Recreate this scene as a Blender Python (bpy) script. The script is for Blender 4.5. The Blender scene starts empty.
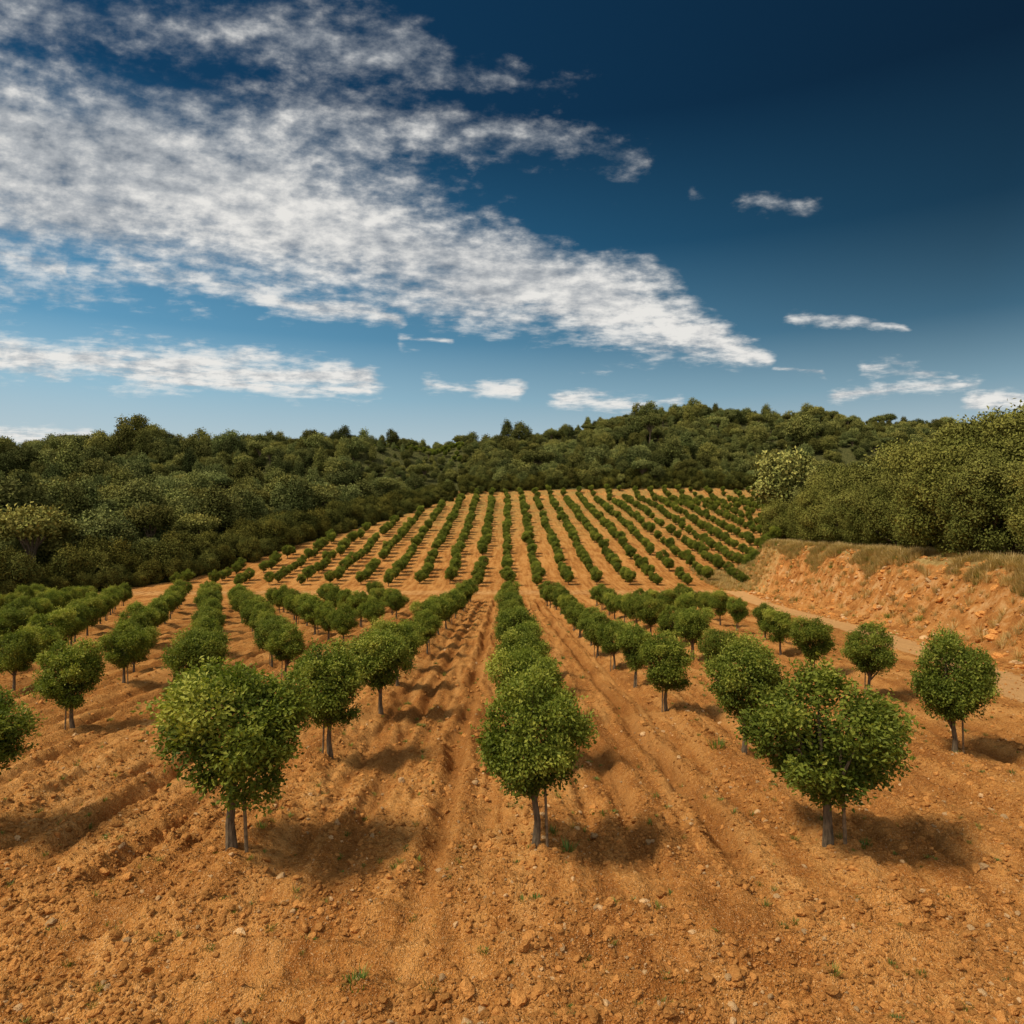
import bpy, math, numpy as np
from mathutils import Vector
rng=np.random.default_rng(7)
scene=bpy.context.scene
scene.view_settings.view_transform='Standard'
scene.view_settings.look='None'
scene.view_settings.exposure=0

# ---------------------------------------------------------------- noise
_T=np.random.default_rng(99).random((256,256))
def vn(x,y,s=0):
    x=np.asarray(x,float)+s*17.3; y=np.asarray(y,float)+s*31.7
    xi=np.floor(x).astype(int); yi=np.floor(y).astype(int)
    fx=x-xi; fy=y-yi
    fx=fx*fx*(3-2*fx); fy=fy*fy*(3-2*fy)
    a=_T[xi&255,yi&255]; b=_T[(xi+1)&255,yi&255]; c=_T[xi&255,(yi+1)&255]; d=_T[(xi+1)&255,(yi+1)&255]
    return (a*(1-fx)+b*fx)*(1-fy)+(c*(1-fx)+d*fx)*fy
def fbm(x,y,o=4,s=0):
    r=0;a=.5;t=0
    for i in range(o):
        r=r+a*vn(x*2**i,y*2**i,s+i); t+=a; a*=.5
    return r/t
def sm(t):
    t=np.clip(t,0,1); return t*t*(3-2*t)
def sp(t,k):
    return k*np.logaddexp(0,t/k)

# ---------------------------------------------------------------- terrain
def foot(y): return np.interp(y,[-60,0,30,40,60,108,130],[20,22,26.5,29.5,34,40.5,42.5])
def banktop(y): return np.interp(y,[-60,0,40,48,115,160],[-3.0,-3.3,-3.7,-3.9,-5.4,-5.2])
def leftedge(y): return np.interp(y,[90,95,97,100,125,175,225,245],[-600,-140,-82,-74,-57,-40,-22,-15])
def rightedge(y): return np.interp(y,[100,125,245],[44,50,95])
def ridge_d(X): return np.interp(X,[-.95,-.2,.1,.35,.95],[340,350,400,450,450])
def bank_s(x,y):
    w=5.5+2*(vn(y/9.,x*0,3)-.5)
    f=foot(y)+1.6*(vn(y/5.,x*0,4)-.5)
    return sm((x-f)/w)*(1-sm((y-118)/18))
def rowphase(x,y):
    p=((x-.65+.35*(vn(y/5.,x*0,11)-.5)+.14*(vn(y/1.4,x/3,24)-.5))/6.13+.5)%1-.5
    return p*6.13
def fieldmask(x,y,s):
    return sm((y-10.4)/5.0)*(1-sm((y-96)/8))*(1-s)*(1-sm((x-foot(y)+6)/2.5))
def rut(p,c,w): return np.exp(-((np.abs(p)-c)/w)**2)
def terrain(x,y,detail=True):
    x=np.asarray(x,float); y=np.asarray(y,float)
    z=-6-.073*(y-sp(y-100,6))
    z=z+.151*(sp(y-122,6)-sp(y-240,8))
    X=np.clip(x/np.maximum(y,60),-.95,.95)
    dr=ridge_d(X)
    zr=np.interp(X,[-.95,-.6,-.3,-.18,-.08,.02,.08,.14,.20,.27,.36,.48,.58,.75,.95],
                   [26,27,29,29,29,34,40,47,53,57,57,54,51,50,52])
    t=(y-240)/(dr-240)
    S=np.sin(np.pi/2*np.clip(t,0,1))
    hill=(zr-4.5)*S-np.clip(y-dr,0,None)*.06
    z=z+np.where(y>240,np.maximum(hill,-5),0)
    z=z+sm((y-250)/50)*(1-.8*sm((y-dr+60)/50))*24*(fbm(x/48,y/60,3,5)-.5)
    z=z+sm((leftedge(y)-12-x)/30)*(y>95)*7*(fbm(x/30,y/30,2,6)-.5)*sm((y-95)/30)
    z=z+1.6*(fbm(x/22,y/26,2,26)-.5)*sm((y-128)/20)*(1-sm((y-245)/10))
    s=bank_s(x,y)
    bt=np.maximum(banktop(y)+.02*np.clip(x-foot(y)-6,0,40),z)
    z=z+s*(bt-z)
    if detail:
        e=np.clip(4*s*(1-s),0,1)
        z=z+e*(1.9*(fbm(x/2.6,y/1.5,4,8)-.5)+.7*(vn(x*.5,y*1.3,9)-.5)+.35*(fbm(x*1.3,y*1.3,3,27)-.5))
        nf=fieldmask(x,y,s)
        p=rowphase(x,y)
        k=.45+.85*vn(y/2.6,np.floor(x/3.),23)
        z=z+nf*(.30*np.exp(-(p/.75)**2)+k*(-.24*rut(p,2.15,.24)+.12*rut(p,1.72,.17)+.12*rut(p,2.6,.18))-.13*rut(p,1.15,.15))
        z=z+nf*.30*(fbm(x*1.7+.2*y,y*.26,3,12)-.5)
        z=z+nf*.13*(np.abs(vn(x*3.2,y*.8,19)-.5)*2)
        fr=(1-sm((y-11.2)/2.4))
        u=y+.5*(vn(x/3.,y/3.,13)-.5)+.12*(vn(x*1.2,y,22)-.5)
        wv=1-np.abs(((u/1.12)%1)*2-1)
        z=z+fr*.30*(wv**1.3-.5)*(.5+1.0*vn(x/2.,y,20))
        z=z+fr*.22*(fbm(x*.6,y*2.0,3,15)-.5)
        z=z+.16*np.exp(-((y-8.75)/.3)**2)*(.5+vn(x*1.5,y*1.5,14))
        near=(1-sm((y-60)/60))*(1-s*.5)
        tr=np.exp(-((x-(foot(y)-2.8))/1.8)**4)
        z=z+near*(1-.7*tr)*(.20*(fbm(x*2.6,y*2.6,4,16)-.5)+.15*np.abs(vn(x*5.5,y*5.5,17)-.5)+.075*(vn(x*10,y*10,18)-.5))
    return z

def link(o): scene.collection.objects.link(o); return o

def axis_lines():
    xs=[0.]; st=.07
    while xs[-1]<1400:
        if xs[-1]>12: st*=1.022
        xs.append(xs[-1]+st)
    xs=np.array(xs); xs=np.concatenate([-xs[:0:-1],xs])
    ys=list(np.arange(-60,7,1.5)); st=.055; ys.append(7.2)
    while ys[-1]<1500:
        if ys[-1]>18: st*=1.0125
        ys.append(ys[-1]+st)
    return xs,np.array(ys)

def mesh_from(name,V,F,mats,mi=None,smooth=False,attrs=None):
    me=bpy.data.meshes.new(name)
    n=F.shape[1]
    me.vertices.add(len(V)); me.vertices.foreach_set('co',np.ascontiguousarray(V,dtype=np.float32).ravel())
    me.loops.add(F.size); me.loops.foreach_set('vertex_index',np.ascontiguousarray(F,dtype=np.int32).ravel())
    me.polygons.add(len(F)); me.polygons.foreach_set('loop_start',np.arange(0,F.size,n,dtype=np.int32))
    for m in mats: me.materials.append(m)
    if mi is not None: me.polygons.foreach_set('material_index',np.asarray(mi,dtype=np.int32))
    me.polygons.foreach_set('use_smooth',np.full(len(F),smooth))
    if attrs:
        for k,(ty,a) in attrs.items():
            at=me.attributes.new(k,ty,'POINT')
            at.data.foreach_set('color' if ty=='FLOAT_COLOR' else 'value',np.asarray(a,dtype=np.float32).ravel())
    me.update(calc_edges=True); me.validate()
    return me

# ---------------------------------------------------------------- node helpers
class NT:
    def __init__(s,nt): s.nt=nt
    def node(s,t,**k):
        n=s.nt.nodes.new(t)
        for a,b in k.items(): setattr(n,a,b)
        return n
    def put(s,sock,v):
        if isinstance(v,bpy.types.NodeSocket): s.nt.links.new(v,sock)
        else: sock.default_value=v
    def m(s,op,a,b=None,c=None,clamp=False):
        n=s.node('ShaderNodeMath',operation=op,use_clamp=clamp)
        s.put(n.inputs[0],a)
        if b is not None: s.put(n.inputs[1],b)
        if c is not None: s.put(n.inputs[2],c)
        return n.outputs[0]
    def v(s,op,a,b=None,sc=None):
        n=s.node('ShaderNodeVectorMath',operation=op)
        s.put(n.inputs[0],a)
        if b is not None: s.put(n.inputs[1],b)
        if sc is not None: s.put(n.inputs['Scale'],sc)
        return n.outputs['Value'] if op in('LENGTH','DOT_PRODUCT','DISTANCE') else n.outputs[0]
    def mr(s,v,a,b,c=0.,d=1.,smooth=True):
        n=s.node('ShaderNodeMapRange',interpolation_type='SMOOTHSTEP' if smooth else 'LINEAR')
        s.put(n.inputs[0],v); s.put(n.inputs[1],a); s.put(n.inputs[2],b); s.put(n.inputs[3],c); s.put(n.inputs[4],d)
        return n.outputs[0]
    def mix(s,f,a,b,bt='MIX'):
        n=s.node('ShaderNodeMix',data_type='RGBA',blend_type=bt)
        s.put(n.inputs[0],f)
        s.put(n.inputs[6],a if isinstance(a,bpy.types.NodeSocket) else (*a,1)); s.put(n.inputs[7],b if isinstance(b,bpy.types.NodeSocket) else (*b,1))
        return n.outputs[2]
    def noise(s,vec,sc,det=4,rough=.55,out=0):
        n=s.node('ShaderNodeTexNoise'); s.put(n.inputs['Vector'],vec)
        n.inputs['Scale'].default_value=sc; n.inputs['Detail'].default_value=det; n.inputs['Roughness'].default_value=rough
        return n.outputs[out]
    def ramp(s,f,stops,interp='LINEAR'):
        n=s.node('ShaderNodeValToRGB'); n.color_ramp.interpolation=interp
        while len(n.color_ramp.elements)<len(stops): n.color_ramp.elements.new(.5)
        for e,(p,c) in zip(n.color_ramp.elements,stops): e.position=p; e.color=(*c,1)
        s.put(n.inputs[0],f); return n.outputs[0]
def newmat(name):
    m=bpy.data.materials.new(name); m.use_nodes=True; m.node_tree.nodes.clear()
    return m,NT(m.node_tree)
def finish(h,shader):
    o=h.node('ShaderNodeOutputMaterial'); h.nt.links.new(shader,o.inputs[0])
def princ(h,col,rough=.9,bump=None,spec=.2):
    n=h.node('ShaderNodeBsdfPrincipled'); h.put(n.inputs['Base Color'],col if isinstance(col,bpy.types.NodeSocket) else (*col,1))
    h.put(n.inputs['Roughness'],rough); n.inputs['Specular IOR Level'].default_value=spec
    if bump is not None: h.nt.links.new(bump,n.inputs['Normal'])
    return n.outputs[0]
def diff(h,col,bump=None):
    n=h.node('ShaderNodeBsdfDiffuse'); h.put(n.inputs[0],col)
    if bump is not None: h.nt.links.new(bump,n.inputs['Normal'])
    return n.outputs[0]

# ground material
gm,h=newmat('orange_soil')
tc=h.node('ShaderNodeTexCoord').outputs['Object']
mp=h.node('ShaderNodeMapping'); h.put(mp.inputs[0],tc); mp.inputs['Scale'].default_value=(1.6,.13,1)
streak=h.noise(mp.outputs[0],1.0,4)
big=h.noise(tc,.22,3); mid=h.noise(tc,1.7,4,.6); fine=h.noise(tc,14,3,.7); grit=h.noise(tc,50,1,.6)
f=h.m('ADD',h.m('MULTIPLY',big,.30),h.m('ADD',h.m('MULTIPLY',mid,.32),h.m('MULTIPLY',fine,.38)))
soil=h.ramp(f,[(.33,(.175,.060,.014)),(.45,(.38,.142,.032)),(.55,(.57,.245,.060)),(.68,(.74,.40,.145))])
soil=h.mix(h.mr(streak,.44,.66,0,.55),soil,(.66,.32,.095))
soil=h.mix(h.mr(streak,.50,.32,0,.5),soil,(.25,.088,.021))
soil=h.mix(h.mr(grit,.60,.72,0,.75),soil,(.78,.50,.24))
soil=h.mix(h.mr(grit,.42,.30,0,.6),soil,(.15,.052,.014))
at2=h.node('ShaderNodeAttribute',attribute_name='rut_shade')
soil=h.mix(h.m('MULTIPLY',at2.outputs['Fac'],h.mr(mid,.3,.6,.2,.6)),soil,(.24,.086,.021))  # soil painted darker in the ruts to stand in for their shade
at3=h.node('ShaderNodeAttribute',attribute_name='cover')
soil=h.mix(h.m('MULTIPLY',at3.outputs['Fac'],h.mr(h.noise(tc,.35,4,.65),.38,.62,.15,.85)),soil,(.27,.20,.06))
at=h.node('ShaderNodeAttribute',attribute_name='zone')
sep=h.node('ShaderNodeSeparateColor'); h.put(sep.inputs[0],at.outputs['Color'])
R,G,B=sep.outputs[0],sep.outputs[1],sep.outputs[2]
def edge(zv,amt=.6): return h.mr(h.m('ADD',zv,h.m('MULTIPLY',h.m('SUBTRACT',mid,.5),amt)),.35,.65)
col=h.mix(h.m('MULTIPLY',edge(G),.7),soil,(.68,.39,.16))
rockn=h.noise(tc,.7,5,.7)
rockc=h.ramp(rockn,[(.36,(.27,.095,.024)),(.5,(.54,.225,.060)),(.62,(.72,.41,.17))])
col=h.mix(h.m('MULTIPLY',at.outputs['Alpha'],.8),col,rockc)
dry=h.mix(h.mr(mid,.35,.65),(.30,.19,.06),(.50,.33,.12))
col=h.mix(edge(B),col,dry)
flo=h.mix(h.mr(mid,.35,.65),(.045,.050,.016),(.11,.10,.035))
col=h.mix(edge(R),col,flo)
bn=h.m('ADD',h.m('MULTIPLY',fine,.75),h.m('MULTIPLY',grit,.24))
bn=h.m('ADD',bn,h.m('MULTIPLY',mid,1.2))
bp=h.node('ShaderNodeBump'); bp.inputs['Strength'].default_value=1.0; bp.inputs['Distance'].default_value=.14; h.put(bp.inputs['Height'],bn)
finish(h,diff(h,col,bp.outputs[0]))

xs,ys=axis_lines()
GX,GY=np.meshgrid(xs,ys)
GZ=terrain(GX,GY)
V=np.stack([GX.ravel(),GY.ravel(),GZ.ravel()],1)
nx,ny=len(xs),len(ys)
I=np.arange(nx*ny).reshape(ny,nx)
F=np.stack([I[:-1,:-1],I[:-1,1:],I[1:,1:],I[1:,:-1]],-1).reshape(-1,4)
x=V[:,0]; y=V[:,1]
sB=bank_s(x,y)
forest=np.maximum(sm((y-249)/4),sm((leftedge(y)-x)/4)*(y>90))
forest=np.maximum(forest,sm((x-rightedge(y)-2)/4)*(y>133))
track=np.exp(-((x-(foot(y)-2.8))/1.7)**4)*(y<112)
track=np.maximum(track,np.exp(-((y-111)/4.5)**4)*(x>-70)*(x<60)*.48)
B_=sm((sB-.90)/.08)
B_=np.maximum(B_,.5*sm((x-36)/6)*sm((y-105)/6)*(1-sm((y-128)/5)))
A_=np.clip(4*sB*(1-sB),0,1)
zone=np.stack([forest,track,B_,A_],1)
p_=rowphase(x,y); rut_sh=fieldmask(x,y,sB)*np.clip(rut(p_,2.15,.3)+.5*rut(p_,1.15,.16),0,1)  # mask for the shade painted along the wheel ruts
cover=sm((y-130)/90)*.8
me=mesh_from('ground',V,F,[gm],smooth=True,attrs={'zone':('FLOAT_COLOR',zone),'rut_shade':('FLOAT',rut_sh),'cover':('FLOAT',cover)})
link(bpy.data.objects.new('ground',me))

# ---------------------------------------------------------------- foliage
def leafmat(name,stops,transl=.3,var=.35,rough=.5,spec=.3,warm=(1.6,1.2,.8)):
    m,h=newmat(name)
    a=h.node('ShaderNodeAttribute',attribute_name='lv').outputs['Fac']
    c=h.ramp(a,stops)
    oi=h.node('ShaderNodeObjectInfo').outputs['Random']
    c=h.mix(h.m('MULTIPLY',oi,min(1,var*1.6)),c,h.mix(1.0,c,warm,'MULTIPLY'))
    k=h.mr(h.m('FRACT',h.m('MULTIPLY',oi,7.31)),0,1,1-var,1+var*.6,False)
    c=h.v('SCALE',c,sc=k)
    if transl<=0:
        finish(h,diff(h,c)); return m
    p=princ(h,c,rough,spec=spec)
    t=h.node('ShaderNodeBsdfTranslucent'); h.put(t.inputs[0],h.v('MULTIPLY',c,(1.2,1.4,.6)))
    mx=h.node('ShaderNodeMixShader'); mx.inputs[0].default_value=transl
    h.nt.links.new(p,mx.inputs[1]); h.nt.links.new(t.outputs[0],mx.inputs[2])
    finish(h,mx.outputs[0]); return m
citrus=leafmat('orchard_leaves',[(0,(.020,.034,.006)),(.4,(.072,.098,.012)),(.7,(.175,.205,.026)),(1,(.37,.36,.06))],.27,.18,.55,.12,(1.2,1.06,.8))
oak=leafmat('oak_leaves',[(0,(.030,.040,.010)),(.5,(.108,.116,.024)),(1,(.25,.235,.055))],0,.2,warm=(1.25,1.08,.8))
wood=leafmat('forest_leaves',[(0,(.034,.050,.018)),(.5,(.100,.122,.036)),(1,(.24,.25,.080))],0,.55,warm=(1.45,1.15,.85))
hedge=leafmat('hedge_leaves',[(0,(.020,.028,.008)),(.5,(.062,.070,.017)),(1,(.17,.165,.038))],0,.3)  # darker than the woodland leaves: shadowed hedge front put into the colour
bark,h=newmat('bark')
tc=h.node('ShaderNodeTexCoord').outputs['Object']
mp=h.node('ShaderNodeMapping'); h.put(mp.inputs[0],tc); mp.inputs['Scale'].default_value=(14,14,3)
n=h.noise(mp.outputs[0],1.5,5,.65)
bp=h.node('ShaderNodeBump'); bp.inputs['Strength'].default_value=.8; bp.inputs['Distance'].default_value=.03; h.put(bp.inputs['Height'],n)
finish(h,princ(h,h.ramp(n,[(.35,(.055,.040,.024)),(.65,(.19,.135,.078))]),.9,bp.outputs[0]))
stakem,h=newmat('weathered_stake')
n=h.noise(h.node('ShaderNodeTexCoord').outputs['Object'],9,4)
finish(h,princ(h,h.ramp(n,[(.35,(.10,.07,.04)),(.65,(.25,.17,.09))]),.85))

def nrm(a): return a/np.maximum(np.linalg.norm(a,axis=-1,keepdims=True),1e-9)
def tube(path,rad,sides=7):
    path=np.array(path,float); V=[];n=len(path)
    for i in range(n):
        d=nrm(path[min(i+1,n-1)]-path[max(i-1,0)])
        u=nrm(np.cross(d,[.13,.97,.2])); w=np.cross(d,u)
        for k in range(sides):
            t=2*math.pi*k/sides
            V.append(path[i]+rad[i]*(math.cos(t)*u+math.sin(t)*w))
    F=[]
    for i in range(n-1):
        for k in range(sides):
            k2=(k+1)%sides
            F.append((i*sides+k,i*sides+k2,(i+1)*sides+k2,(i+1)*sides+k))
    return np.array(V),np.array(F)
def leaves(r,P,ax,L,wr,hint):
    n=len(P); ax=nrm(ax)
    side=nrm(np.cross(ax,hint)); up=np.cross(side,ax)
    L=L[:,None]
    m=P+ax*L*.45+up*L*.12
    V=np.stack([P,m+side*L*wr*.5,P+ax*L-up*L*.05,m-side*L*wr*.5],1).reshape(-1,3)
    return V,np.arange(4*n).reshape(n,4)
def randdir(r,n): return nrm(r.normal(size=(n,3)))

def make_tree(name,seed,lm,trunk_h,trunk_r,cz,semi,nl,lr,twigs,per,L,wr,spread,stake=False,shape='round',shoots=0,core=.7,lay=.6,rj=(.45,.75),leanf=.04):
    r=np.random.default_rng(seed)
    Vs=[];Fs=[];Ms=[];Ls=[];off=0
    def add(v,f,mi,lv):
        nonlocal off
        Vs.append(v);Fs.append(f+off);Ms.append(np.full(len(f),mi));Ls.append(lv);off+=len(v)
    lean=r.normal(size=2)*leanf*trunk_h
    top=np.array([lean[0],lean[1],trunk_h])
    pts=[(0,0,-.25),(0,0,0),(lean[0]*.3+.03*r.normal(),lean[1]*.3,trunk_h*.4),(lean[0]*.7,lean[1]*.7,trunk_h*.75),tuple(top)]
    v,f=tube(pts,[trunk_r*1.7,trunk_r*1.4,trunk_r,trunk_r*.9,trunk_r*.85],9); add(v,f,1,np.zeros(len(v)))
    semi=np.array(semi); C=np.array([lean[0],lean[1],cz])
    d=randdir(r,nl*6)
    if shape=='umbrella': d=d[d[:,2]>-.1]
    ch=[d[0]]
    for _ in range(nl-1):
        cand=d[r.integers(0,len(d),8)]
        dm=np.min(np.linalg.norm(cand[:,None]-np.array(ch)[None],axis=2),axis=1)
        ch.append(cand[np.argmax(dm)])
    ch=np.array(ch)
    lc=C+ch*semi*(r.uniform(rj[0],rj[1],(nl,1)))
    if shape=='cone':
        k=np.clip(1.15-(lc[:,2]-(cz-semi[2]))/(2.1*semi[2]),.2,1); lc[:,:2]=C[:2]+(lc[:,:2]-C[:2])*k[:,None]*1.2
    rad=r.uniform(lr[0],lr[1],nl)
    lc=np.vstack([lc,C[None]]); rad=np.append(rad,min(semi)*core)
    for i in range(min(nl,9)):
        e=lc[i]; mid=(top+e)/2+r.normal(size=3)*.08*semi[0]; mid[2]-=.05*semi[2]
        st=top-np.array([0,0,r.uniform(.08,.35)*trunk_h])
        v,f=tube([st,mid,e],[trunk_r*.6,trunk_r*.42,trunk_r*.12],6); add(v,f,1,np.zeros(len(v)))
    w=rad**2; w[-1]*=.5; w/=w.sum()
    li=r.choice(len(rad),twigs,p=w)
    dd=randdir(r,twigs)
    dd=nrm(dd+ .6*nrm(lc[li]-C+1e-6)*(np.arange(len(rad))[li]<nl)[:,None])
    rr=rad[li]*r.uniform(.62,1.08,twigs)*(1+.11*r.normal(size=twigs))
    P=lc[li]+dd*rr[:,None]*np.array([1,1,.9])
    if shoots:
        k=r.integers(0,twigs,shoots); P[k]+=nrm(dd[k]+[0,0,.5])*r.uniform(.06,.30,(shoots,1))*semi[0]*.7
    Pl=np.repeat(P,per,0)+r.normal(size=(twigs*per,3))*spread
    out=np.repeat(dd,per,0)
    ax=out*(1-lay)+r.normal(size=out.shape)*.6+[0,0,.1]
    hint=nrm(out*lay*1.6+r.normal(size=out.shape)*(.75-.35*lay)+[0,0,.45*lay])
    Ln=r.uniform(L[0],L[1],len(Pl))
    v,f=leaves(r,Pl,ax,Ln,wr,hint)
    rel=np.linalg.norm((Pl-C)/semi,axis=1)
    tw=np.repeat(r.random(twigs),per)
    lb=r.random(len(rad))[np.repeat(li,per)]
    lv=np.clip(.05+.4*(rel-.5)+.25*r.random(len(Pl))+.27*tw+.22*lb+.14*(Pl[:,2]-cz)/semi[2],0,1)  # outer tips paler; lighter crown tops paint in a highlight
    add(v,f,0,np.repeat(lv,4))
    if stake:
        for q in range(stake):
            a=r.uniform(-.5,.5)+math.pi*(q+ (seed%2)); ox=.2*math.cos(a); oy=-.10
            v,f=tube([(ox*1.25,oy,-.2),(ox,oy,trunk_h*.9),(ox*.8,oy,trunk_h*1.6)],[.03,.028,.024],6); add(v,f,2,np.zeros(len(v)))
    me=mesh_from(name,np.vstack(Vs),np.vstack(Fs),[lm,bark,stakem],np.concatenate(Ms),attrs={'lv':('FLOAT',np.concatenate(Ls))})
    return me

orch=[]
specs=[(1.10,1.14,1),(.98,1.14,1),(1.03,1.14,1),(.96,1.14,0),(1.08,1.16,1),(1.02,1.08,0)]
for i,(sx,sz,st) in enumerate(specs):
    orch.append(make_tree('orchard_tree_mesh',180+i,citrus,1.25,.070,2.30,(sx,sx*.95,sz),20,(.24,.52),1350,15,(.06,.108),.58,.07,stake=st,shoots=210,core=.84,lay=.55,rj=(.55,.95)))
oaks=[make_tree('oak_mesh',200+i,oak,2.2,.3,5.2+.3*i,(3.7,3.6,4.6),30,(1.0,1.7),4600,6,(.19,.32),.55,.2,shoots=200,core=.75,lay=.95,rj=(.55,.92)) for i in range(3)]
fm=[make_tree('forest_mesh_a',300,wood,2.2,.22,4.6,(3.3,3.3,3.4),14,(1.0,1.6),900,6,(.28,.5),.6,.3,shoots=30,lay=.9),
    make_tree('forest_mesh_b',301,wood,2.0,.22,4.3,(3.0,3.4,3.3),12,(1.1,1.7),850,6,(.28,.5),.6,.3,shoots=30,lay=.9),
    make_tree('forest_mesh_c',302,wood,2.4,.22,5.0,(2.5,2.5,4.2),14,(.9,1.4),850,6,(.28,.5),.6,.28,shape='cone',shoots=20,lay=.9),
    make_tree('forest_mesh_d',303,wood,4.4,.24,6.4,(3.8,3.6,1.7),14,(.9,1.3),750,6,(.28,.5),.6,.28,shape='umbrella',shoots=20,lay=.9)]
hm=[make_tree('hedge_mesh_%d'%i,320+i,hedge,1.6,.2,4.0,(3.3,3.3,3.7),18,(1.0,1.6),1500,6,(.22,.38),.6,.28,shoots=60,lay=.9) for i in range(2)]

def protos(name,meshes):
    c=bpy.data.collections.new(name)
    for i,m in enumerate(meshes):
        c.objects.link(bpy.data.objects.new('%s_part_%d'%(name,i),m))
    return c

def scatter(name,P,S,rotz,idx,coll,tilt=None):
    n=len(P)
    me=bpy.data.meshes.new(name); me.vertices.add(n); me.vertices.foreach_set('co',np.asarray(P,dtype=np.float32).ravel())
    rot=np.zeros((n,3)); rot[:,2]=rotz
    if tilt is not None: rot[:,:2]=tilt
    S=np.asarray(S,float)
    if S.ndim==1: S=np.repeat(S[:,None],3,1)
    a=me.attributes.new('rot','FLOAT_VECTOR','POINT'); a.data.foreach_set('vector',rot.astype(np.float32).ravel())
    a=me.attributes.new('scl','FLOAT_VECTOR','POINT'); a.data.foreach_set('vector',S.astype(np.float32).ravel())
    a=me.attributes.new('idx','INT','POINT'); a.data.foreach_set('value',np.asarray(idx,dtype=np.int32))
    ob=link(bpy.data.objects.new(name,me))
    ng=bpy.data.node_groups.new(name+'_gn','GeometryNodeTree')
    ng.interface.new_socket('Geometry',in_out='INPUT',socket_type='NodeSocketGeometry')
    ng.interface.new_socket('Geometry',in_out='OUTPUT',socket_type='NodeSocketGeometry')
    N=ng.nodes; Lk=ng.links
    gi=N.new('NodeGroupInput'); go=N.new('NodeGroupOutput')
    ci=N.new('GeometryNodeCollectionInfo'); ci.inputs['Collection'].default_value=coll
    ci.inputs['Separate Children'].default_value=True; ci.inputs['Reset Children'].default_value=True
    ip=N.new('GeometryNodeInstanceOnPoints'); ip.inputs['Pick Instance'].default_value=True
    def na(nm,t):
        k=N.new('GeometryNodeInputNamedAttribute'); k.data_type=t; k.inputs['Name'].default_value=nm
        return [o for o in k.outputs if o.enabled and o.name=='Attribute'][0]
    e=N.new('FunctionNodeEulerToRotation')
    Lk.new(na('rot','FLOAT_VECTOR'),e.inputs[0]); Lk.new(e.outputs[0],ip.inputs['Rotation'])
    Lk.new(na('scl','FLOAT_VECTOR'),ip.inputs['Scale']); Lk.new(na('idx','INT'),ip.inputs['Instance Index'])
    Lk.new(gi.outputs[0],ip.inputs['Points']); Lk.new(ci.outputs[0],ip.inputs['Instance']); Lk.new(ip.outputs[0],go.inputs[0])
    md=ob.modifiers.new('scatter','NODES'); md.node_group=ng
    return ob

def put_tree(nm,me,x,y,s,rz,sink=.03):
    o=link(bpy.data.objects.new(nm,me))
    z=float(terrain(np.array([x]),np.array([y]))[0])
    o.location=(x,y,z-sink); o.scale=s; o.rotation_euler=(0,0,rz)
    return o
hero=[(-5.42,13.6,1.08,1.24,0,.2),(.63,13.8,.96,.96,2,.1),(6.62,13.9,1.06,1.26,4,-.3),
      (-5.1,20.0,.95,.96,1,.4),(7.1,20.2,.97,.95,5,.2),(-4.7,26.0,.95,1.05,3,4),(6.15,26.0,.86,.92,1,.3),
      (-11.4,14.7,.88,.95,5,3),(13.8,20.8,1.05,1.0,2,.2),(-15.4,24.5,.93,.95,1,-.2)]
pl=list(hero)
def row(pts,step,km=1.):
    pts=np.array(pts,float); seg=np.linalg.norm(np.diff(pts,axis=0),axis=1); cum=np.append(0,np.cumsum(seg))
    for s in np.arange(0,cum[-1],step):
        x0=np.interp(s,cum,pts[:,0])+rng.normal()*.18; y0=np.interp(s,cum,pts[:,1])+rng.normal()*.25
        if min([math.hypot(x0-q[0],y0-q[1]) for q in pl])<2.2: continue
        k=rng.uniform(.74,.95)*km; pl.append((x0,y0,k,k*rng.uniform(.93,1.15),int(rng.integers(0,6)),rng.uniform(0,6.28)))
row([(.65,19.6),(.5,97)],5.2)
row([(-5.0,31.5),(-5.0,97)],5.4)
row([(6.0,31.5),(6.0,97)],5.4)
row([(-12.2,27.3),(-15.3,36),(-34,78),(-39,92)],5.3)
row([(-18.1,32),(-23.5,44),(-39.6,82),(-43,92)],5.3)
row([(-22.8,31.5),(-27,41),(-48,85),(-50,92)],5.3)
row([(-26.5,32),(-34,48),(-55,90)],5.3)
row([(-32,38),(-62,92)],5.4)
row([(-40,46),(-70,92)],5.4)
row([(-10.7,34),(-30,77),(-35,92)],5.3)
row([(-11.2,46.5),(-29,86)],5.3)
row([(-11.3,58),(-24,90)],5.4)
row([(-11,70),(-18,92)],5.4)
row([(15.9,29.7),(16.4,37.3),(18.3,49),(20,62),(23,92)],6.6)
row([(10.7,34.7),(11.2,44),(12,92)],6.)
row([(17.3,66),(17.8,92)],6)
for (x0,y0,sz,sx,mi,rz) in pl: put_tree('orchard_tree',orch[mi],x0,y0,(sx,sx,sz),rz)

# upper orchard field (instanced rows)
P=[]
for k in range(-12,20):
    xr=.65+5.2*k
    y00=118+rng.uniform(0,3)
    for yy in np.arange(y00,249,3.3):
        yy2=yy+rng.normal()*.3; xx=xr+rng.normal()*.25
        if xx<leftedge(yy2)+2 or xx>rightedge(yy2)-1: continue
        if rng.random()<.05: continue
        P.append((xx,yy2))
P=np.array(P); Z=terrain(P[:,0],P[:,1])
n=len(P); s=rng.uniform(.66,1.0,n)
co=protos('orchard_row_trees',orch[3:6])
scatter('orchard_rows',np.c_[P,Z-.45],s,rng.uniform(0,6.28,n),rng.integers(0,3,n),co)

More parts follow.
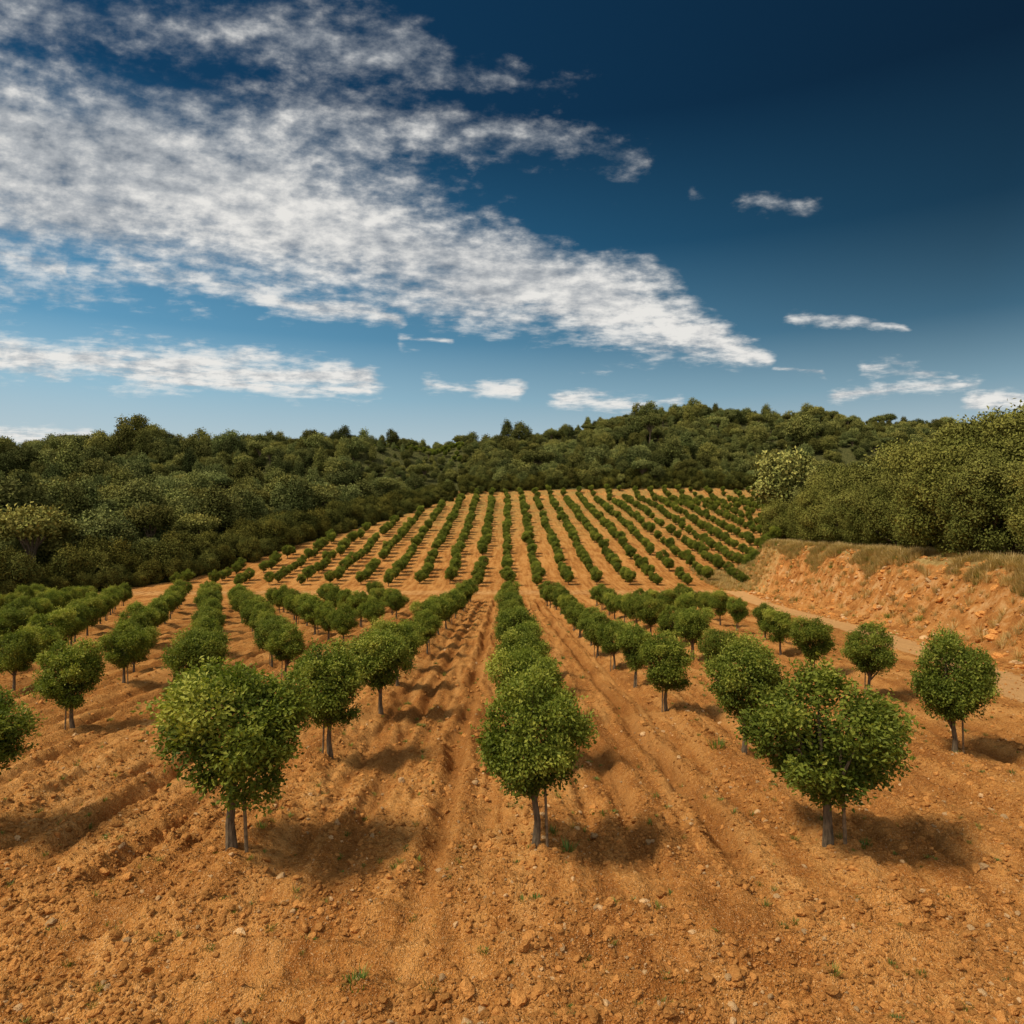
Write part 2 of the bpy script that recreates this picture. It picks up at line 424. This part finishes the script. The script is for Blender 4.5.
# forest on hills
cf=protos('woodland_trees',fm)
P=[]
st=4.8
for yy in np.arange(97,475,st):
    for xx in np.arange(-.95*yy-10,.95*yy,st):
        x1=xx+rng.uniform(-2.3,2.3); y1=yy+rng.uniform(-2.3,2.3)
        X=x1/y1
        if y1<254:
            if x1>leftedge(y1)-14 and not (x1>rightedge(y1)+3 and y1>136): continue
        if y1>ridge_d(X)+18: continue
        if -.195<X<-.06 and 300<y1<346: continue
        P.append((x1,y1))
P=np.array(P); Z=terrain(P[:,0],P[:,1]); n=len(P)
clump=fbm(P[:,0]/28,P[:,1]/28,3,21)
base=np.interp(P[:,1],[97,160,250,330,450],[.92,.98,.78,.70,.64])*np.interp(P[:,0],[-60,40],[1.08,.92])
Xp=P[:,0]/P[:,1]
base=np.where((Xp>-.22)&(Xp<-.04)&(P[:,1]>245)&(P[:,1]<302),base*.6,base)
s=base*np.exp(rng.normal(size=n)*.30)*(.55+.8*clump)
S=np.stack([s*rng.uniform(.9,1.2,n),s*rng.uniform(.9,1.2,n),s*rng.uniform(.8,1.2,n)],1)
idx=rng.choice(4,n,p=[.36,.28,.22,.14])
scatter('woodland',np.c_[P,Z-.3],S,rng.uniform(0,6.28,n),idx,cf)
P=[]
for i in range(70):
    X=rng.choice([rng.uniform(-.75,.05),rng.uniform(-.3,-.12)]); y1=rng.uniform(338,352); P.append((X*y1,y1))
P=np.array(P); Z=terrain(P[:,0],P[:,1]); n=len(P)
scatter('ridge_pines',np.c_[P,Z-.3],rng.uniform(.6,1.1,n),rng.uniform(0,6.28,n),rng.choice([0,3],n),cf)
# hedge band along the field
ch_=protos('hedge_trees',hm)
line=np.array([(-150,93),(-110,95),(-78,98),(-59,125),(-43,175),(-25,225),(-15,249),(20,252),(60,252),(98,251)],float)
seg=np.linalg.norm(np.diff(line,axis=0),axis=1); cum=np.append(0,np.cumsum(seg))
P=[];S=[]
for off,sc in((0,.72),(3.5,.98),(7.5,1.08)):
    for q in np.arange(0,cum[-1],2.7):
        xx=np.interp(q,cum,line[:,0]); yy=np.interp(q,cum,line[:,1])
        P.append((xx-off*.75*(yy<245)+rng.normal()*.9,yy+off*.6+rng.normal()*.9))
        S.append(sc*rng.uniform(.62,1.2)*np.interp(yy,[100,150,220,250],[.92,.92,.72,.72]))
P=np.array(P);S=np.array(S); Z=terrain(P[:,0],P[:,1]); n=len(P)
scatter('hedgerow',np.c_[P,Z-.9],S,rng.uniform(0,6.28,n),rng.choice(2,n),ch_)
# small orchard terraces on the hill
P=[]
for k in range(-14,15):
    for q in np.arange(300,347,3.6):
        xx=-40+k*4.2+(q-320)*.25
        if -.195<xx/q<-.06: P.append((xx+rng.normal()*.3,q+rng.normal()*.3))
P=np.array(P); Z=terrain(P[:,0],P[:,1]); n=len(P)
scatter('hill_orchard',np.c_[P,Z-.3],rng.uniform(.7,1.05,n),rng.uniform(0,6.28,n),rng.integers(0,3,n),co)

# oaks on the bank
k=0
for off,step,sc in((0,5.4,.80),(5,5.6,1.05),(12,6.5,1.2)):
    for yy in np.arange(47,124,step):
        x1=float(foot(yy))+8.8+off+rng.normal()*.8; y1=yy+rng.normal()*.8+off*.3
        s=sc*rng.uniform(.82,1.14)*np.interp(yy,[47,60,80,120],[1.14,1.26,1.16,1.02])
        put_tree('oak_tree',oaks[k%3],x1,y1,(s*rng.uniform(.85,1.05),s*rng.uniform(.85,1.05),s),rng.uniform(0,6.28),.6); k+=1

# ---------------------------------------------------------------- clods & stones
def rockmat(name,stops):
    m,h=newmat(name)
    n=h.noise(h.node('ShaderNodeTexCoord').outputs['Object'],3,4,.6)
    c=h.ramp(n,stops); oi=h.node('ShaderNodeObjectInfo').outputs['Random']
    c=h.v('SCALE',c,sc=h.mr(oi,0,1,.65,1.25,False))
    bp=h.node('ShaderNodeBump'); bp.inputs['Strength'].default_value=.6; bp.inputs['Distance'].default_value=.2; h.put(bp.inputs['Height'],n)
    finish(h,diff(h,c,bp.outputs[0])); return m
clodm=rockmat('clod_soil',[(.3,(.41,.155,.036)),(.7,(.66,.31,.09))])
stonem=rockmat('pale_stone',[(.3,(.56,.31,.12)),(.7,(.70,.45,.23))])
import bmesh
rocks=[]
for i in range(6):
    bm=bmesh.new(); bmesh.ops.create_icosphere(bm,subdivisions=2,radius=1)
    r=np.random.default_rng(400+i)
    ph=r.normal(size=(5,3))
    for v in bm.verts:
        c=np.array(v.co); k=1+.16*sum(math.sin(2.3*float(p@c)+j) for j,p in enumerate(ph))*.7+r.normal()*.06
        v.co=Vector(c*k*np.array([1.1,.9,.65]))
    me=bpy.data.meshes.new('rock'); bm.to_mesh(me); bm.free(); me.materials.append(clodm if i<4 else stonem); rocks.append(me)
cr=protos('rock_shapes',rocks)
n=90000
y1=8.2+np.minimum(rng.exponential(8.5,n),70); x1=rng.uniform(-.82,.82,n)*y1
dens=fbm(x1*.8,y1*.8,3,31)+.16*np.exp(-((y1-8.9)/.5)**2)+.08*np.exp(-(rowphase(x1,y1)/1.0)**2)*(y1>12); keep=(dens+rng.normal(size=n)*.12>.47)&(x1<foot(y1)-1)
x1=x1[keep];y1=y1[keep];n=len(x1)
s=np.exp(rng.normal(size=n)*.64)*.015*np.interp(y1,[8,30,70],[1,1.6,2.4]); s=np.clip(s,.008,.11)
scatter('soil_clods',np.c_[x1,y1,terrain(x1,y1)+s*.1],s,rng.uniform(0,6.28,n),rng.choice(6,n,p=[.235,.235,.235,.235,.03,.03]),cr,rng.normal(size=(n,2))*.4)
n=4200
y1=rng.uniform(30,125,n); x1=foot(y1)+rng.uniform(-1.5,5.5,n); s=np.clip(np.exp(rng.normal(size=n)*.7)*.08,.03,.38)
scatter('bank_stones',np.c_[x1,y1,terrain(x1,y1)],s,rng.uniform(0,6.28,n),rng.choice(6,n,p=[.22,.22,.22,.22,.06,.06]),cr,rng.normal(size=(n,2))*.4)

# ---------------------------------------------------------------- grass
gg=leafmat('weed_green',[(0,(.06,.10,.015)),(1,(.20,.26,.045))],.3,.3)
gd=leafmat('dry_grass_blades',[(0,(.36,.23,.07)),(1,(.70,.50,.21))],.3,.25,warm=(1.1,1,.9))
def tuft(seed,mat,nb,hh,w,spread):
    r=np.random.default_rng(seed); V=[];F=[];L=[]
    for i in range(nb):
        a=r.uniform(0,6.28); b=np.array([math.cos(a),math.sin(a),0])*r.uniform(0,spread)
        d=nrm(np.array([math.cos(a),math.sin(a),0])*r.uniform(.1,.8)+[0,0,1.]); H=hh*r.uniform(.5,1.1)
        s=np.array([-math.sin(a),math.cos(a),0])*w; o=len(V)
        V+=[b-s,b+s,b+d*H*.6+s*.7,b+d*H*.6-s*.7,b+d*H+np.array([d[0],d[1],-.3])*H*.3+s*.1,b+d*H+np.array([d[0],d[1],-.3])*H*.3-s*.1]
        F+=[(o,o+1,o+2,o+3),(o+3,o+2,o+4,o+5)]; L+=[r.random()]*6
    return mesh_from('tuft',np.array(V),np.array(F),[mat],attrs={'lv':('FLOAT',np.array(L))})
cg=protos('weed_shapes',[tuft(500,gg,40,.16,.008,.12),tuft(501,gg,60,.10,.010,.16),tuft(502,gg,30,.2,.007,.08)])
cd=protos('dry_grass_shapes',[tuft(510,gd,50,.75,.012,.25),tuft(511,gd,60,.55,.014,.35),tuft(512,gg,50,.45,.016,.3)])
P=[(1.25,13.7),(1.0,14.3),(-2.1,9.5),(-2.0,9.55),(6.4,20.6),(6.7,20.9),(.55,11.9),(-1.05,9.45),(4.6,9.5),(-3.2,10.9),(.3,11.8),(2.6,11.6),(-5.2,14.6),(7.4,14.0)]
S=[1.5,1.1,1.2,1.0,2,1.6,.9,.8,.8,.8,.7,.7,1,1]
for _ in range(800):
    y0=8.6+min(rng.exponential(16),80); x0=rng.uniform(-.8,.8)*y0
    if x0>foot(y0)-1: continue
    P.append((x0,y0)); S.append(rng.uniform(.25,.85)*np.interp(y0,[8,40],[.7,1.6]))
P=np.array(P); n=len(P)
scatter('weeds',np.c_[P,terrain(P[:,0],P[:,1])-.01],np.array(S),rng.uniform(0,6.28,n),rng.integers(0,3,n),cg)
n=11000
y1=rng.uniform(28,135,n); x1=foot(y1)+4.0+rng.exponential(3.0,n)
m2=fbm(x1*.4,y1*.4,3,41)>.43; x1=x1[m2];y1=y1[m2]
ex=rng.uniform(0,1,(1300,2)); x2=36+ex[:,0]*18; y2=112+ex[:,1]*22
x1=np.r_[x1,x2];y1=np.r_[y1,y2]
ns=320; y3=rng.uniform(35,115,ns); x3=foot(y3)+rng.uniform(.5,5,ns); x1=np.r_[x1,x3];y1=np.r_[y1,y3]; n=len(x1)
scatter('dry_grass',np.c_[x1,y1,terrain(x1,y1)-.02],rng.uniform(.5,1.5,n),rng.uniform(0,6.28,n),rng.choice(3,n,p=[.46,.46,.08]),cd)

# ---------------------------------------------------------------- sun + sky
sun_dir=Vector((-.84,-.36,0)).normalized(); el=math.radians(53)
sd=Vector((sun_dir.x*math.cos(el),sun_dir.y*math.cos(el),math.sin(el)))
L=bpy.data.lights.new('sun','SUN'); L.energy=3.8; L.angle=math.radians(11); L.color=(1,.92,.77)
so=link(bpy.data.objects.new('sun',L)); so.rotation_euler=sd.to_track_quat('Z','Y').to_euler(); so.location=(-60,-30,80)

w=bpy.data.worlds.new('World'); scene.world=w; w.use_nodes=True; w.node_tree.nodes.clear()
w.cycles.sampling_method='NONE'
h=NT(w.node_tree)
sky=h.node('ShaderNodeTexSky',sky_type='NISHITA',sun_disc=False); sky.sun_elevation=el; sky.sun_rotation=math.atan2(sun_dir.x,sun_dir.y)
sky.air_density=1.0; sky.dust_density=.6; sky.ozone_density=2.0
D=h.node('ShaderNodeTexCoord').outputs['Generated']
s3=h.node('ShaderNodeSeparateXYZ'); h.put(s3.inputs[0],D); dx,dy,dz=s3.outputs
dzp=h.m('MAXIMUM',dz,0.)
grad=h.ramp(dzp,[(0,(.58,.63,.63)),(.10,(.40,.51,.56)),(.16,(.22,.37,.46)),(.24,(.065,.18,.28)),(.36,(.011,.066,.132)),(.50,(.0015,.022,.056)),(1,(.002,.015,.040))],'LINEAR')
side=h.mr(dx,-.50,.55,2.0,.55,False)
grad=h.v('SCALE',grad,sc=h.m('ADD',1.,h.m('MULTIPLY',h.m('SUBTRACT',side,1.),h.mr(dzp,.05,.35))))
skyc=h.v('ADD',h.v('SCALE',sky.outputs[0],sc=.003),grad)
yc=h.m('MAXIMUM',dy,.08)
gx=h.m('DIVIDE',dx,yc); gz=h.m('DIVIDE',dz,yc)
zz=h.m('ADD',dzp,.10)
cp=h.node('ShaderNodeCombineXYZ'); h.put(cp.inputs[0],h.m('DIVIDE',dx,zz)); h.put(cp.inputs[1],h.m('DIVIDE',dy,zz)); cpv=cp.outputs[0]
mp=h.node('ShaderNodeMapping'); h.put(mp.inputs[0],cpv); mp.inputs['Rotation'].default_value=(0,0,math.radians(-38)); mp.inputs['Scale'].default_value=(.85,1.1,1)
na_=h.noise(mp.outputs[0],2.0,4,.6); nb_=h.noise(mp.outputs[0],11.,5,.62); nc_=h.noise(mp.outputs[0],1.7,3,.6)
g=h.node('ShaderNodeCombineXYZ'); h.put(g.inputs[0],gx); h.put(g.inputs[1],gz)
mp2=h.node('ShaderNodeMapping'); h.put(mp2.inputs[0],g.outputs[0]); mp2.inputs['Scale'].default_value=(9,38,1); mp2.inputs['Rotation'].default_value=(0,0,math.radians(6))
ns_=h.noise(mp2.outputs[0],1.0,4,.65)
mp3=h.node('ShaderNodeMapping'); h.put(mp3.inputs[0],g.outputs[0]); mp3.inputs['Scale'].default_value=(1,1.35,1)
np_=h.noise(mp3.outputs[0],27.,4,.6)
wn=h.noise(cpv,2.5,2,.5,1)
warp=h.v('SCALE',h.v('SUBTRACT',wn,(.5,.5,.5)),sc=h.m('MULTIPLY',gz,.2))
gp=h.v('ADD',g.outputs[0],h.v('MULTIPLY',warp,(1,1,0)))
segs=[(-.886,.55,-.373,.463,.17,.105,1.25),(-.373,.456,-.037,.362,.095,.060,1.3),(-.037,.362,.198,.288,.060,.045,1.3),(.198,.288,.385,.228,.045,.014,1.2),
(-.80,.76,-.154,.68,.14,.12,.22),(-.154,.68,.10,.60,.12,.09,.0),(-.30,.589,.175,.515,.12,.05,.36),(-.564,.357,-.154,.274,.028,.014,.7),(-.82,.375,-.637,.344,.02,.01,.7),
(-.86,.243,-.198,.190,.042,.022,1.),(-.564,.2,-.198,.171,.012,.007,.7),(-.11,.187,.022,.177,.016,.010,.8),(-.154,.249,-.073,.247,.009,.007,.55),
(.08,.161,.256,.158,.017,.012,.7),(.432,.287,.586,.265,.018,.012,.6),(.49,.176,.695,.187,.019,.016,.7),(.534,.212,.666,.196,.014,.010,.65),(.40,.212,.47,.207,.010,.008,.45),
(.356,.457,.461,.445,.055,.045,-.05),(.288,.469,.318,.468,.03,.025,.0),(.688,.168,.83,.168,.018,.016,.7),(-.84,.11,-.607,.108,.020,.012,.8)]
acc=None
for (ax,az,bx,bz,wa,wb,kk) in segs:
    A=(ax,az,0.); BA=(bx-ax,bz-az,0.); l2=BA[0]**2+BA[1]**2
    rel=h.v('SUBTRACT',gp,A)
    t=h.m('MULTIPLY',h.v('DOT_PRODUCT',rel,BA),1/l2,clamp=True)
    d=h.v('DISTANCE',rel,h.v('SCALE',BA,sc=t))
    ww=h.m('MULTIPLY_ADD',t,wb-wa,wa)
    mm=h.m('SUBTRACT',kk,h.m('DIVIDE',d,ww))
    acc=mm if acc is None else h.m('MAXIMUM',acc,mm)
acc=h.m('MAXIMUM',acc,-1.2)
front=h.mr(dy,.1,.3)
acc=h.m('ADD',h.m('MULTIPLY',acc,front),h.m('MULTIPLY',h.m('SUBTRACT',1.,front),.95))  # dense cloud added behind the camera, out of view, for fill
nn=h.m('ADD',h.m('MULTIPLY',h.m('SUBTRACT',na_,.5),2.0),h.m('MULTIPLY',h.m('SUBTRACT',nb_,.5),1.5))
low=h.mr(gz,.42,.22)
nn=h.m('ADD',nn,h.m('MULTIPLY',h.m('SUBTRACT',ns_,.5),h.m('MULTIPLY_ADD',low,2.0,.2)))
nn=h.m('ADD',nn,h.m('MULTIPLY',h.m('SUBTRACT',np_,.5),h.m('MULTIPLY',front,1.0)))
dens=h.mr(h.m('ADD',acc,nn),-.35,1.0)
br=h.m('ADD',h.m('MULTIPLY',nb_,.35),h.m('ADD',h.m('MULTIPLY',nc_,.3),h.m('MULTIPLY',np_,.35)))
br=h.m('ADD',br,h.mr(gz,.22,.6,.07,-.045,False))
cc=h.ramp(br,[(.36,(.20,.23,.27)),(.48,(.44,.46,.48)),(.60,(.84,.82,.78))])
cc=h.v('SCALE',cc,sc=h.mr(dy,.2,-.3,1.,1.8))  # unseen clouds behind the camera brightened as added fill light
dens=h.m('MULTIPLY',dens,.95)
fin=h.mix(dens,skyc,cc)
bg=h.node('ShaderNodeBackground'); h.put(bg.inputs[0],h.v('SCALE',fin,sc=10.)); bg.inputs[1].default_value=.1
o=h.node('ShaderNodeOutputWorld'); h.nt.links.new(bg.outputs[0],o.inputs[0])

# ---------------------------------------------------------------- camera
cam=bpy.data.cameras.new('camera'); cam.lens=24; cam.sensor_width=36; cam.clip_start=.1; cam.clip_end=4000
co_=link(bpy.data.objects.new('camera',cam)); co_.location=(0,0,0); co_.rotation_euler=(math.radians(90),0,math.radians(-.6))
scene.camera=co_
